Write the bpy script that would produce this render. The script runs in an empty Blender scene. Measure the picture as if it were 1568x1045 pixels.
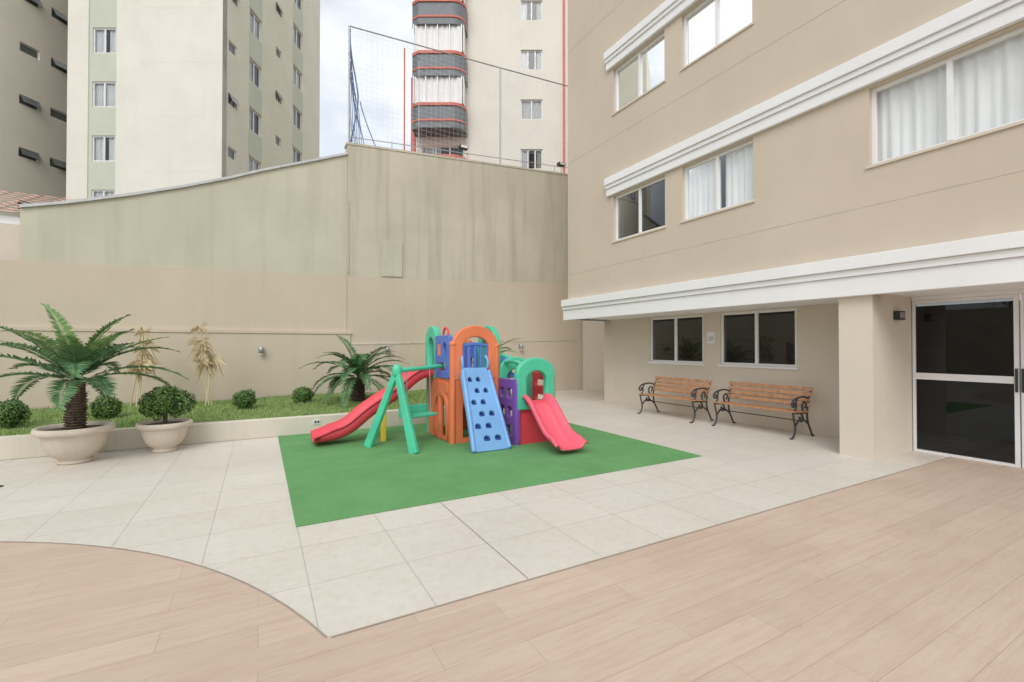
import bpy, math, random
from mathutils import Vector, Matrix
import numpy as np
R=math.radians
scene=bpy.context.scene
scene.view_settings.view_transform='Standard'
scene.view_settings.look='None'
scene.view_settings.exposure=0
Z=Vector((0,0,1))
YAW=R(29)
# ------------------------------------------------------------------ materials
def new_mat(name):
    m=bpy.data.materials.new(name); m.use_nodes=True
    nt=m.node_tree; b=nt.nodes['Principled BSDF']
    return m,nt,b
def N(nt,t,**k):
    n=nt.nodes.new(t)
    for a,v in k.items(): setattr(n,a,v)
    return n
def mixc(nt,fac,a,b,blend='MIX'):
    m=N(nt,'ShaderNodeMix',data_type='RGBA',blend_type=blend)
    if isinstance(fac,(int,float)): m.inputs[0].default_value=fac
    else: nt.links.new(fac,m.inputs[0])
    for i,c in ((6,a),(7,b)):
        if isinstance(c,(tuple,list)): m.inputs[i].default_value=(*c[:3],1)
        else: nt.links.new(c,m.inputs[i])
    return m.outputs[2]
def noise(nt,scale,detail=4,stretch=(1,1,1),rough=.55):
    g=N(nt,'ShaderNodeNewGeometry'); mp=N(nt,'ShaderNodeMapping')
    mp.inputs['Scale'].default_value=stretch
    nt.links.new(g.outputs['Position'],mp.inputs['Vector'])
    n=N(nt,'ShaderNodeTexNoise'); n.inputs['Scale'].default_value=scale
    n.inputs['Detail'].default_value=detail; n.inputs['Roughness'].default_value=rough
    nt.links.new(mp.outputs[0],n.inputs['Vector'])
    return n.outputs['Fac']
def ramp(nt,sock,a,b):
    r=N(nt,'ShaderNodeMapRange'); r.inputs[1].default_value=a; r.inputs[2].default_value=b
    nt.links.new(sock,r.inputs[0]); return r.outputs[0]
def bump(nt,b,h,strength=.2,dist=.01):
    n=N(nt,'ShaderNodeBump'); n.inputs['Strength'].default_value=strength; n.inputs['Distance'].default_value=dist
    nt.links.new(h,n.inputs['Height']); nt.links.new(n.outputs[0],b.inputs['Normal'])
def simple(name,c,rough=.6,var=.12,scale=3,metal=0,bmp=0,bscale=60,spec=.5):
    m,nt,b=new_mat(name)
    n=noise(nt,scale,3)
    d=tuple(x*(1-var) for x in c); l=tuple(min(1,x*(1+var)) for x in c)
    nt.links.new(mixc(nt,ramp(nt,n,.3,.7),d,l),b.inputs['Base Color'])
    b.inputs['Roughness'].default_value=rough; b.inputs['Metallic'].default_value=metal
    b.inputs['Specular IOR Level'].default_value=spec
    if bmp: bump(nt,b,noise(nt,bscale,2),bmp,.004)
    return m
def plaster(name,c,stain=.12,dirt=(.25,.22,.16),streak=.25):
    m,nt,b=new_mat(name)
    n1=noise(nt,.7,4); n2=noise(nt,1.0,5,(3.5,3.5,.22)); n3=noise(nt,9,3)
    col=mixc(nt,ramp(nt,n1,.35,.65),tuple(x*(1-stain) for x in c),tuple(x*(1+stain*.5) for x in c))
    st=N(nt,'ShaderNodeMath',operation='MULTIPLY'); nt.links.new(ramp(nt,n2,.50,.78),st.inputs[0]); st.inputs[1].default_value=streak
    col=mixc(nt,st.outputs[0],col,dirt)
    s3=N(nt,'ShaderNodeMath',operation='MULTIPLY'); nt.links.new(ramp(nt,n3,.4,.7),s3.inputs[0]); s3.inputs[1].default_value=.10
    col=mixc(nt,s3.outputs[0],col,tuple(x*.8 for x in c))
    nt.links.new(col,b.inputs['Base Color']); b.inputs['Roughness'].default_value=.9
    b.inputs['Specular IOR Level'].default_value=.2
    bump(nt,b,noise(nt,80,1),.3,.004)
    return m
def brickmat(name,c1,c2,mortar,w,h,off,loc=(0,0,0),msize=.004,rough=.5,grain=None,rot=0):
    m,nt,b=new_mat(name)
    g=N(nt,'ShaderNodeNewGeometry'); mp=N(nt,'ShaderNodeMapping'); mp.vector_type='POINT'
    mp.inputs['Location'].default_value=loc; mp.inputs['Rotation'].default_value=(0,0,rot)
    nt.links.new(g.outputs['Position'],mp.inputs['Vector'])
    br=N(nt,'ShaderNodeTexBrick'); br.offset=off; br.offset_frequency=2; br.squash=1
    nt.links.new(mp.outputs[0],br.inputs['Vector'])
    br.inputs['Color1'].default_value=(*c1,1); br.inputs['Color2'].default_value=(*c2,1); br.inputs['Mortar'].default_value=(*mortar,1)
    br.inputs['Scale'].default_value=1; br.inputs['Mortar Size'].default_value=msize; br.inputs['Mortar Smooth'].default_value=.2
    br.inputs['Brick Width'].default_value=w; br.inputs['Row Height'].default_value=h
    col=br.outputs['Color']
    big=noise(nt,.7,5,rough=.6)
    col=mixc(nt,ramp(nt,big,.38,.66),col,mixc(nt,1.0,col,(.90,.89,.87),'MULTIPLY'))
    if grain:
        n=noise(nt,1.0,5,grain,.65)
        col=mixc(nt,ramp(nt,n,.40,.72),col,mixc(nt,1.0,col,(.91,.865,.83),'MULTIPLY'))
        n=noise(nt,1.7,4,(5,60,1),.7)
        col=mixc(nt,ramp(nt,n,.46,.75),col,mixc(nt,1.0,col,(.90,.86,.83),'MULTIPLY'))
    else:
        col=mixc(nt,ramp(nt,noise(nt,14,5,rough=.7),.45,.7),col,mixc(nt,1.0,col,(.91,.90,.88),'MULTIPLY'))
    nt.links.new(col,b.inputs['Base Color'])
    rg=N(nt,'ShaderNodeMapRange'); rg.inputs[1].default_value=.3; rg.inputs[2].default_value=.7; rg.inputs[3].default_value=rough-.1; rg.inputs[4].default_value=rough+.15
    nt.links.new(big,rg.inputs[0]); nt.links.new(rg.outputs[0],b.inputs['Roughness'])
    b.inputs['Specular IOR Level'].default_value=.35
    inv=N(nt,'ShaderNodeMath',operation='SUBTRACT'); inv.inputs[0].default_value=1; nt.links.new(br.outputs['Fac'],inv.inputs[1])
    bump(nt,b,inv.outputs[0],.3,.003)
    return m
def leafmat(name,a,bc,rough=.5):
    m,nt,b=new_mat(name); g=N(nt,'ShaderNodeNewGeometry')
    nt.links.new(mixc(nt,g.outputs['Random Per Island'],a,bc),b.inputs['Base Color'])
    b.inputs['Roughness'].default_value=rough; b.inputs['Specular IOR Level'].default_value=.3
    return m
def glassmat(name,refl_min=.08,tint=(.55,.6,.6),ior=1.45):
    m,nt,b=new_mat(name); nt.nodes.remove(b); out=nt.nodes['Material Output']
    tr=N(nt,'ShaderNodeBsdfTransparent'); tr.inputs[0].default_value=(*tint,1)
    gl=N(nt,'ShaderNodeBsdfGlossy'); gl.inputs['Roughness'].default_value=.02; gl.inputs[0].default_value=(.9,.93,.95,1)
    fr=N(nt,'ShaderNodeFresnel'); fr.inputs[0].default_value=ior
    ad=N(nt,'ShaderNodeMath',operation='ADD',use_clamp=True); nt.links.new(fr.outputs[0],ad.inputs[0]); ad.inputs[1].default_value=refl_min
    mx=N(nt,'ShaderNodeMixShader'); nt.links.new(ad.outputs[0],mx.inputs[0]); nt.links.new(tr.outputs[0],mx.inputs[1]); nt.links.new(gl.outputs[0],mx.inputs[2])
    nt.links.new(mx.outputs[0],out.inputs[0]); return m

M={}
M['fac']=plaster('facade_beige_render',(.61,.525,.425),.04,(.46,.38,.29),.07)
M['facl']=plaster('facade_light_render',(.69,.615,.52),.04,(.5,.43,.34),.07)
M['groove']=simple('render_joint_line',(.57,.49,.395),.9)
M['trim']=plaster('white_trim_paint',(.85,.85,.85),.03,(.62,.62,.59),.10)
M['wallup']=plaster('old_green_beige_wall',(.60,.575,.46),.07,(.37,.35,.26),.32)
M['walllow']=plaster('lower_beige_wall',(.63,.55,.44),.04,(.46,.39,.30),.18)
M['wallconc']=plaster('weathered_wall',(.60,.56,.455),.09,(.33,.31,.23),.55)
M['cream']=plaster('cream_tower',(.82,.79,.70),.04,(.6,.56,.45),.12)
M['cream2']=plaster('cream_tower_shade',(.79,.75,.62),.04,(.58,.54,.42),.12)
M['olive']=plaster('olive_tower',(.84,.77,.62),.04,(.64,.58,.45),.12)
M['sage']=plaster('sage_panel',(.62,.64,.53),.04,(.45,.45,.34),.08)
M['creamC']=plaster('cream_building',(.81,.76,.67),.04,(.6,.56,.45),.12)
M['red']=simple('red_trim',(.62,.17,.12),.6)
M['tiledark']=simple('dark_mosaic',(.17,.18,.19),.5,.12,4)
M['white']=simple('white_aluminium',(.82,.82,.82),.4,.03)
M['glass']=glassmat('window_glass',.02,(.93,.95,.95))
M['glassdark']=glassmat('tinted_glass',.015,(.22,.22,.22),1.3)
M['cityglass']=simple('dark_city_glass',(.16,.165,.155),.15,.3,1)
M['curtain']=simple('curtain_fabric',(.89,.885,.875),.9,.03)
M['curtaing']=simple('grey_curtain',(.6,.6,.57),.9,.1)
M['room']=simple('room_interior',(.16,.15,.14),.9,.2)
M['tile']=brickmat('pale_floor_tile',(.69,.65,.58),(.735,.695,.625),(.45,.42,.37),.62,.61,0,(-.28,-2.52,0),.0032,.45)
M['wood']=brickmat('wood_look_tile',(.60,.475,.385),(.65,.52,.425),(.49,.38,.305),1.2,.20,.37,(0,0,0),.002,.5,(1.5,22,1))
M['joint_shadow']=simple('joint_and_shadow_line',(.34,.31,.27),.9)  # tile expansion joint, and the painted shadow line round the wood floor
M['stone']=plaster('planter_stone',(.68,.635,.54),.06,(.4,.36,.28),.28)
M['pot']=plaster('cast_stone_pot',(.68,.60,.50),.10,(.42,.35,.27),.38)
M['soil']=simple('soil',(.09,.06,.04),.95,.4,20)
M['iron']=simple('cast_iron',(.045,.045,.05),.45,.2)
M['slat']=simple('varnished_wood',(.50,.25,.125),.42,.28,14)
M['metal']=simple('galvanised_metal',(.45,.46,.47),.45,.1,8,.6)
M['flash']=simple('roof_flashing',(.56,.57,.58),.5,.12,5)
M['net']=simple('net_cord',(.62,.68,.76),.8,.1)
M['netblue']=simple('blue_net_cord',(.16,.24,.44),.8,.2)
M['terracotta']=simple('roof_tiles',(.60,.35,.27),.8,.3,10)
M['black']=simple('black_plastic',(.03,.03,.03),.5)
M['asphalt']=simple('ground_asphalt',(.12,.115,.11),.9,.2,2)
M['bark']=simple('palm_trunk',(.11,.08,.055),.95,.5,30,bmp=.6)
def plastic(n,c): return simple(n,c,.42,.10,2.5,bmp=.05,bscale=120)
M['orange']=plastic('orange_plastic',(.78,.21,.09))
M['blue']=plastic('blue_plastic',(.09,.19,.58))
M['lblue']=plastic('light_blue_plastic',(.19,.41,.74))
M['green']=plastic('green_plastic',(.08,.55,.34))
M['pred']=plastic('red_plastic',(.74,.065,.09))
M['pink']=plastic('faded_red_plastic',(.82,.12,.18))
M['purple']=plastic('purple_plastic',(.21,.09,.42))
M['yellow']=plastic('yellow_plastic',(.80,.58,.05))
m,nt,b=new_mat('artificial_turf')
c=mixc(nt,ramp(nt,noise(nt,150,4,rough=.85),.32,.68),(.09,.27,.09),(.24,.48,.22))
c=mixc(nt,ramp(nt,noise(nt,1.6,5,rough=.65),.38,.64),c,mixc(nt,1.0,c,(.84,.88,.82),'MULTIPLY'))
nt.links.new(c,b.inputs['Base Color']); b.inputs['Roughness'].default_value=.95; b.inputs['Specular IOR Level'].default_value=.1
bump(nt,b,noise(nt,260,2),.6,.008); M['turf']=m
M['grassbase']=simple('lawn_soil',(.18,.25,.08),.95,.4,9,bmp=.5)
M['blade']=leafmat('grass_blades',(.17,.29,.07),(.40,.50,.20))
M['cyc']=leafmat('cycad_leaf',(.055,.14,.06),(.15,.29,.12),.42)
M['cycy']=leafmat('young_frond_leaf',(.14,.29,.09),(.32,.46,.19),.5)
M['box']=leafmat('boxwood_leaf',(.045,.12,.03),(.18,.29,.08))
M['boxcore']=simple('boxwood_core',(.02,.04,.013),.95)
M['dry']=leafmat('dry_leaf',(.55,.44,.27),(.76,.66,.45),.8)
M['tree']=leafmat('tree_leaf',(.03,.07,.02),(.08,.14,.04))

# ------------------------------------------------------------------ builders
def link(o,parent=None):
    scene.collection.objects.link(o)
    if parent: o.parent=parent
    return o
def empty(name,loc=(0,0,0),rotz=0):
    e=bpy.data.objects.new(name,None); e.location=loc; e.rotation_euler=(0,0,rotz); e.empty_display_size=.2
    return link(e)
class MB:
    def __init__(s): s.v=[];s.f=[];s.m=[];s.mats=[]
    def add(s,vs,fs,mat):
        if mat not in s.mats: s.mats.append(mat)
        k=s.mats.index(mat); n=len(s.v)
        s.v+= [tuple(v) for v in vs]
        for f in fs: s.f.append(tuple(i+n for i in f)); s.m.append(k)
    def obox(s,o,sd,nd,s0,s1,n0,n1,z0,z1,mat):
        o=Vector(o);sd=Vector(sd);nd=Vector(nd)
        vs=[o+sd*a+nd*b_+Z*c_ for a in(s0,s1) for b_ in(n0,n1) for c_ in(z0,z1)]
        s.add(vs,[(0,1,3,2),(4,6,7,5),(0,4,5,1),(2,3,7,6),(0,2,6,4),(1,5,7,3)],mat)
    def box(s,x0,x1,y0,y1,z0,z1,mat): s.obox((0,0,0),(1,0,0),(0,1,0),x0,x1,y0,y1,z0,z1,mat)
    def wall(s,o,sd,nd,s0,s1,z0,z1,holes,mat,th=.2):
        o=Vector(o);sd=Vector(sd);nd=Vector(nd)
        P=lambda a,n,z:o+sd*a+nd*n+Z*z
        S=sorted({s0,s1,*[h[0] for h in holes],*[h[1] for h in holes]}); S=[x for x in S if s0<=x<=s1]
        H=sorted({z0,z1,*[h[2] for h in holes],*[h[3] for h in holes]}); H=[x for x in H if z0<=x<=z1]
        for i in range(len(S)-1):
            for j in range(len(H)-1):
                cs=(S[i]+S[i+1])/2; cz=(H[j]+H[j+1])/2
                if any(h[0]<cs<h[1] and h[2]<cz<h[3] for h in holes): continue
                for n in (0,-th):
                    s.add([P(S[i],n,H[j]),P(S[i+1],n,H[j]),P(S[i+1],n,H[j+1]),P(S[i],n,H[j+1])],[(0,1,2,3)],mat)
        for (a,b_,c_,d) in list(holes)+[(s0,s1,z0,z1)]:
            for q in ([(a,c_),(a,d)],[(b_,c_),(b_,d)],[(a,c_),(b_,c_)],[(a,d),(b_,d)]):
                s.add([P(q[0][0],0,q[0][1]),P(q[1][0],0,q[1][1]),P(q[1][0],-th,q[1][1]),P(q[0][0],-th,q[0][1])],[(0,1,2,3)],mat)
    def build(s,name,parent=None,smooth=False,bevel=0):
        me=bpy.data.meshes.new(name); me.from_pydata(s.v,[],s.f)
        for mt in s.mats: me.materials.append(M[mt] if isinstance(mt,str) else mt)
        me.polygons.foreach_set('material_index',s.m)
        if smooth: me.polygons.foreach_set('use_smooth',[True]*len(s.f))
        me.update()
        o=bpy.data.objects.new(name,me); link(o,parent)
        if bevel:
            bm=o.modifiers.new('b','BEVEL'); bm.width=bevel; bm.segments=2; bm.limit_method='ANGLE'
        return o
def to_mesh(ob,name,parent,mat):
    bpy.context.view_layer.update()
    dg=bpy.context.evaluated_depsgraph_get()
    me=bpy.data.meshes.new_from_object(ob.evaluated_get(dg))
    mw=ob.matrix_world.copy(); bpy.data.objects.remove(ob)
    me.transform(mw); me.materials.clear(); me.materials.append(M[mat])
    o=bpy.data.objects.new(name,me); return link(o,parent)
def tube(name,paths,r,mat,parent,res=3,nurbs=True):
    cu=bpy.data.curves.new(name,'CURVE'); cu.dimensions='3D'; cu.bevel_depth=r; cu.bevel_resolution=res; cu.use_fill_caps=True
    for pts in paths:
        sp=cu.splines.new('NURBS' if nurbs and len(pts)>2 else 'POLY'); sp.points.add(len(pts)-1)
        for i,p in enumerate(pts): sp.points[i].co=(*p,1)
        if sp.type=='NURBS': sp.order_u=3; sp.use_endpoint_u=True; sp.resolution_u=6
    ob=bpy.data.objects.new(name,cu); link(ob)
    o=to_mesh(ob,name,parent,mat)
    o.data.polygons.foreach_set('use_smooth',[True]*len(o.data.polygons)); return o
def panel(name,loops,mat,parent,origin,sdir,updir=(0,0,1),th=.025,bev=.008):
    cu=bpy.data.curves.new(name,'CURVE'); cu.dimensions='2D'; cu.fill_mode='BOTH'; cu.extrude=th-bev; cu.bevel_depth=bev; cu.bevel_resolution=2
    for lp in loops:
        sp=cu.splines.new('POLY'); sp.points.add(len(lp)-1)
        for i,p in enumerate(lp): sp.points[i].co=(p[0],p[1],0,1)
        sp.use_cyclic_u=True
    ob=bpy.data.objects.new(name,cu); link(ob)
    x=Vector(sdir).normalized(); y=Vector(updir).normalized(); z=x.cross(y)
    mt=Matrix((x,y,z)).transposed().to_4x4(); mt.translation=Vector(origin); ob.matrix_world=mt
    return to_mesh(ob,name,parent,mat)
def rect(a,b_,c_,d): return [(a,c_),(b_,c_),(b_,d),(a,d)]
def arch(a,b_,c_,d,n=12,sq=1.0):
    r=(b_-a)/2; cx=(a+b_)/2; h=min(r*sq,d-c_)
    return [(a,c_),(b_,c_)]+[(cx+r*math.cos(t),d-h+h*math.sin(t)) for t in [math.pi*i/n for i in range(n+1)]]
def rrect(a,b_,c_,d,r=.04):
    pts=[]
    for cx,cy,t0 in ((b_-r,c_+r,-90),(b_-r,d-r,0),(a+r,d-r,90),(a+r,c_+r,180)):
        for k in range(5):
            t=R(t0+k*22.5); pts.append((cx+r*math.cos(t),cy+r*math.sin(t)))
    return pts
def lathe(prof,mat,mb,loc,n=40,sq=None):
    L=len(prof); vs=[]
    for i in range(n):
        a=2*math.pi*i/n
        for r_,z_ in prof: vs.append((loc[0]+r_*math.cos(a),loc[1]+r_*math.sin(a),loc[2]+z_))
    fs=[]
    for i in range(n):
        for j in range(L-1):
            fs.append((i*L+j,((i+1)%n)*L+j,((i+1)%n)*L+j+1,i*L+j+1))
    mb.add(vs,fs,mat)

# window unit
def window(fr,gl,cu,o,sd,nd,s0,s1,z0,z1,panes=2,rec=.06,frame='white',glass='glass',curt=None,fw=.05,room=True,sill=False):
    o=Vector(o)
    fr.obox(o,sd,nd,s0,s0+fw,-rec-.05,-rec,z0,z1,frame); fr.obox(o,sd,nd,s1-fw,s1,-rec-.05,-rec,z0,z1,frame)
    fr.obox(o,sd,nd,s0+fw,s1-fw,-rec-.05,-rec,z0,z0+fw,frame); fr.obox(o,sd,nd,s0+fw,s1-fw,-rec-.05,-rec,z1-fw,z1,frame)
    w=(s1-s0)/panes
    for k in range(1,panes):
        c_=s0+w*k; fr.obox(o,sd,nd,c_-fw*.6,c_+fw*.6,-rec-.045,-rec+.008,z0+fw,z1-fw,frame)
    O=o+Vector(nd)*(-rec-.03)
    P=lambda a,z:O+Vector(sd)*a+Z*z
    gl.add([P(s0+fw,z0+fw),P(s1-fw,z0+fw),P(s1-fw,z1-fw),P(s0+fw,z1-fw)],[(0,1,2,3)],glass)
    if curt:
        for (a,b_,m_) in curt:
            A=s0+(s1-s0)*a;B_=s0+(s1-s0)*b_; n=max(8,int((B_-A)*40)); vs=[]
            ph=(s0*7.3+z0*3.1)%6.28
            for i in range(n+1):
                q=A+(B_-A)*i/n; off=-rec-.12+.020*math.sin(i*1.35+ph)+.014*math.sin(i*.61+ph*2)
                for z_ in (z0-.05,z1+.05): vs.append(o+Vector(sd)*(q+.012*math.sin(i*.9+ph+z_))+Vector(nd)*off+Z*z_)
            cu.add(vs,[(2*i,2*i+2,2*i+3,2*i+1) for i in range(n)],m_)

# ------------------------------------------------------------------ ground & pavements
mb=MB(); mb.add([(-400,-400,-.03),(400,-400,-.03),(400,400,-.03),(-400,400,-.03)],[(0,1,2,3)],'asphalt'); mb.build('ground')
mb=MB(); mb.add([(-12,-8,0),(9.9,-8,0),(9.9,12.9,0),(-12,12.9,0)],[(0,1,2,3)],'tile'); mb.build('tiled_pavement')
mb=MB()
pts=[(-12,-7.5),(8.25,-7.5),(8.25,2.52)]
cx,cy,rr=-3.85,1.1,4.4
a0=math.asin((2.52-cy)/rr); a1=math.pi-a0
for i in range(61):
    a=a0+(a1-a0)*i/60; pts.append((cx+rr*math.cos(a),cy+rr*math.sin(a)))
pts.append((-12,2.52))
mb.add([(x,y,.004) for x,y in pts],[tuple(range(len(pts)))],'wood'); mb.build('wood_look_pavement')
mb=MB()
mb.add([(1.517,2.53,.003),(1.523,2.53,.003),(1.523,4.14,.003),(1.517,4.14,.003)],[(0,1,2,3)],'joint_shadow')
mb.add([(.33,2.50,.008),(8.25,2.50,.008),(8.25,2.508,.008),(.33,2.508,.008)],[(0,1,2,3)],'joint_shadow')  # dark strip standing in for a thin shadow along the wood edge
vs=[];ns=50
for i in range(ns+1):
    a=a0+(a1-a0)*i/ns
    for q in (4.388,4.396): vs.append((cx+q*math.cos(a),cy+q*math.sin(a),.008))
mb.add(vs,[(2*i,2*i+1,2*i+3,2*i+2) for i in range(ns)],'joint_shadow')  # the same painted shadow line, following the curved edge
mb.build('joint_and_shadow_line')
mb=MB(); mb.box(.27,5.25,4.17,8.45,.001,.014,'turf'); mb.build('artificial_turf_mat',bevel=.004)
# garden
gb=empty('garden_bed')
mb=MB(); mb.box(-12,5.8,8.46,8.62,0,.30,'stone'); mb.box(5.64,5.8,8.62,12.3,0,.30,'stone'); mb.build('kerb',gb,bevel=.012)
mb=MB(); mb.box(.80,.92,8.445,8.459,.16,.24,'white'); mb.box(.825,.855,8.44,8.445,.18,.22,'black'); mb.box(.87,.9,8.44,8.445,.18,.22,'black'); mb.build('outlet_box',gb)
mb=MB()
n1,n2=40,10; vs=[]
for i in range(n1+1):
    for j in range(n2+1):
        x=-12+17.64*i/n1; y=8.62+3.7*j/n2
        vs.append((x,y,.27+.02*math.sin(x*1.7+y)+.012*math.sin(y*3.1)))
mb.add(vs,[(i*(n2+1)+j,(i+1)*(n2+1)+j,(i+1)*(n2+1)+j+1,i*(n2+1)+j+1) for i in range(n1) for j in range(n2)],'grassbase')
rng=np.random.default_rng(3)
lawn=mb.build('lawn',smooth=True)
mb=MB(); vs=[];fs=[]
K=42000
xs=rng.uniform(-6.5,5.6,K); ys=rng.uniform(8.64,12.3,K)
for i in range(K):
    x,y=xs[i],ys[i]; z=.27+.02*math.sin(x*1.7+y)+.012*math.sin(y*3.1)
    a=rng.uniform(0,6.28); h=rng.uniform(.02,.06)*(1+.35*math.sin(x*2.3)*math.sin(y*3.7+x)); w=.006
    dx,dy=w*math.cos(a),w*math.sin(a); lx,ly=rng.normal(0,.015,2)
    vs+= [(x-dx,y-dy,z),(x+dx,y+dy,z),(x+lx,y+ly,z+h)]; fs.append((3*i,3*i+1,3*i+2))
mb.add(vs,fs,'blade'); g=mb.build('grass_blades',lawn)

# ------------------------------------------------------------------ boundary walls
prof=[(-4.12,4.20),(-3.44,4.38),(-2.41,4.71),(-1.50,5.04),(-.63,5.39),(.03,5.69),(.886,6.04),(1.977,6.49)]
bw=empty('boundary_wall')
mb=MB(); Yw=12.45
vs=[];n=len(prof)
for y in (Yw,Yw+.25):
    for x,z in prof: vs.append((x,y,z))
    for x,z in prof: vs.append((x,y,2.9))
fs=[]
for i in range(n-1):
    fs+= [(i,i+1,n+i+1,n+i),(2*n+i,2*n+i+1,3*n+i+1,3*n+i),(i,i+1,2*n+i+1,2*n+i)]
fs+= [(0,n,3*n,2*n),(n-1,2*n-1,4*n-1,3*n-1)]
mb.add(vs,fs,'wallup'); mb.build('upper_wall',bw)
mb=MB()
def slabx(x0,x1,y0,y1,zb0,zb1,zt0,zt1,mat):
    vs=[(x0,y0,zb0),(x1,y0,zb1),(x1,y0,zt1),(x0,y0,zt0),(x0,y1,zb0),(x1,y1,zb1),(x1,y1,zt1),(x0,y1,zt0)]
    mb.add(vs,[(0,1,2,3),(4,7,6,5),(0,4,5,1),(3,2,6,7),(0,3,7,4),(1,5,6,2)],mat)
slabx(-12,1.976,Yw-.012,Yw+.249,1.87,1.87,2.95,3.33,'walllow')
slabx(-12,2.06,Yw-.06,Yw+.248,0,0,1.80,1.80,'walllow')
slabx(-12,2.08,Yw-.08,Yw+.247,1.802,1.802,1.868,1.868,'walllow')
mb.build('lower_wall',bw)
mb=MB()
for i in range(n-1):
    (x0,z0),(x1,z1)=prof[i],prof[i+1]
    slabx(x0,x1,Yw-.05,Yw+.3,z0+.003,z1+.003,z0+.06,z1+.06,'flash')
mb.build('wall_flashing',bw)
cw=empty('concrete_wall')
W0=Vector((1.98,12.47,0)); W1=Vector((9.9,12.60,0)); sd=(W1-W0).normalized(); nd=Vector((sd.y,-sd.x,0)); LW=(W1-W0).length
mb=MB()
def slabw(s0,s1,n0,n1,zb0,zb1,zt0,zt1,mat):
    P=lambda s_,n_,z_:W0+sd*s_+nd*n_+Z*z_
    vs=[P(s0,n1,zb0),P(s1,n1,zb1),P(s1,n1,zt1),P(s0,n1,zt0),P(s0,n0,zb0),P(s1,n0,zb1),P(s1,n0,zt1),P(s0,n0,zt0)]
    mb.add(vs,[(0,1,2,3),(4,7,6,5),(0,4,5,1),(3,2,6,7),(0,3,7,4),(1,5,6,2)],mat)
slabw(0,LW,-.25,.04,3.29,3.65,6.76,7.34,'wallconc')
slabw(.003,LW,-.25,.044,1.56,1.72,3.288,3.648,'walllow')
slabw(.08,LW,-.25,.07,0,0,1.53,1.69,'walllow')
slabw(.075,LW,-.25,.085,1.532,1.692,1.558,1.718,'wallconc')
mb.build('wall_panels',cw)
mb=MB(); slabw(-.03,LW,-.28,.055,6.763,7.343,6.82,7.40,'wallconc'); mb.build('wall_coping',cw)
mb=MB(); slabw(.90,1.45,.04,.07,3.38,3.40,4.34,4.36,'wallup'); mb.build('wall_patch',cw,bevel=.006)
mb=MB(); slabw(.0,.035,.041,.07,3.4,3.4,5.3,5.3,'wallconc'); mb.build('corner_pipe',cw,bevel=.006)
mb=MB(); mb.box(9.7,9.9,5,12.5,0,5.0,'facl'); mb.build('side_wall')
mb=MB(); mb.box(-12.2,-12,-8,12.5,0,3.2,'walllow'); mb.build('reflected_wall')  # unseen wall, added so the door glass has something to reflect

# ------------------------------------------------------------------ safety net on wall
sn=empty('safety_net')
def WP(s_,z_,n_=-.12): return W0+sd*s_+nd*n_+Z*z_
def wt(s_): return 6.82+.58*s_/LW
posts=[(.06,10.0),(4.62,10.28),(7.9,10.5)]
tube('net_posts',[[WP(s_,wt(s_)-.1),WP(s_,t_)] for s_,t_ in posts],.026,'metal',sn)
tube('top_cable',[[WP(.06,10.0),WP(4.62,10.28)],[WP(4.62,10.28),WP(7.9,10.5)]],.018,'metal',sn)
tube('rails',[[WP(.06,wt(0)+.22),WP(7.9,wt(7.9)+.28)]]+[[WP(s_,wt(s_)-.1),WP(s_,wt(s_)+.26)] for s_ in (1.2,2.4,3.5,5.6,6.7)],.011,'metal',sn)
tube('red_post',[[WP(1.62,wt(1.6)-.1,-.35),WP(1.62,10.05,-.35)]],.022,'red',sn)
tube('thin_posts',[[WP(2.1,wt(2),-.5),WP(2.1,9.9,-.5)]],.012,'metal',sn)
mb=MB(); sp=.14
def ribbon(a,b_,w,mat):
    d=(b_-a).normalized(); q=d.cross(nd)*w*.5
    mb.add([a-q,a+q,b_+q,b_-q],[(0,1,2,3)],mat)
s_=.1
top=lambda s_: 10.0+(.28*s_/4.62 if s_<4.62 else .28+.22*(s_-4.62)/3.28)
while s_<7.9:
    ribbon(WP(s_,wt(s_)+.05),WP(s_,top(s_)),.0035,'net'); s_+=sp
z_=7.0
while z_<10.4:
    a=.06; b_=7.9
    if z_<7.4: b_=min(7.9,max(.2,(z_-6.84)/.58*LW))
    if z_>10.0: a=min(7.8,(z_-10.0)/.28*4.62 if z_<10.28 else 4.62+(z_-10.28)/.22*3.28)
    ribbon(WP(a,z_),WP(b_,z_),.0035,'net'); z_+=sp
mb.build('net_mesh',sn)
paths=[]
for k in range(8):
    pts=[]
    for i in range(9):
        f=i/8; z_=6.95+(3.0-.15*k)*f
        wdt=(1-f)**.7
        pts.append(WP(.08+.06*k*wdt+.02*math.sin(i*1.7+k),z_,-.15-.03*k))
    paths.append(pts)
tube('gathered_net',paths,.010,'netblue',sn)
tube('edge_rope',[[WP(.06,9.95,-.14),WP(.10,9.4,-.2),WP(.28,8.5,-.2),WP(.33,8.0,-.2),WP(.12,6.95,-.2)]],.022,'netblue',sn)
tube('stay_cable',[[WP(.36,8.1,-.2),WP(.45,7.8,-.3),WP(.8,7.0,-.3)]],.014,'netblue',sn)
def floodlight(s_,h_):
    e=empty('floodlight'); p=WP(s_,wt(s_)+h_,0.0)
    tube('bracket',[[p-Z*h_,p]],.012,'metal',e)
    m_=MB(); m_.obox(p,sd,nd,-.13,.13,-.08,.08,-.04,.05,'black'); m_.obox(p,sd,nd,-.11,.11,.081,.086,-.03,.04,'white'); m_.build('lamp_head',e,bevel=.01)
floodlight(3.3,.35); floodlight(6.9,.30)

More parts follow.
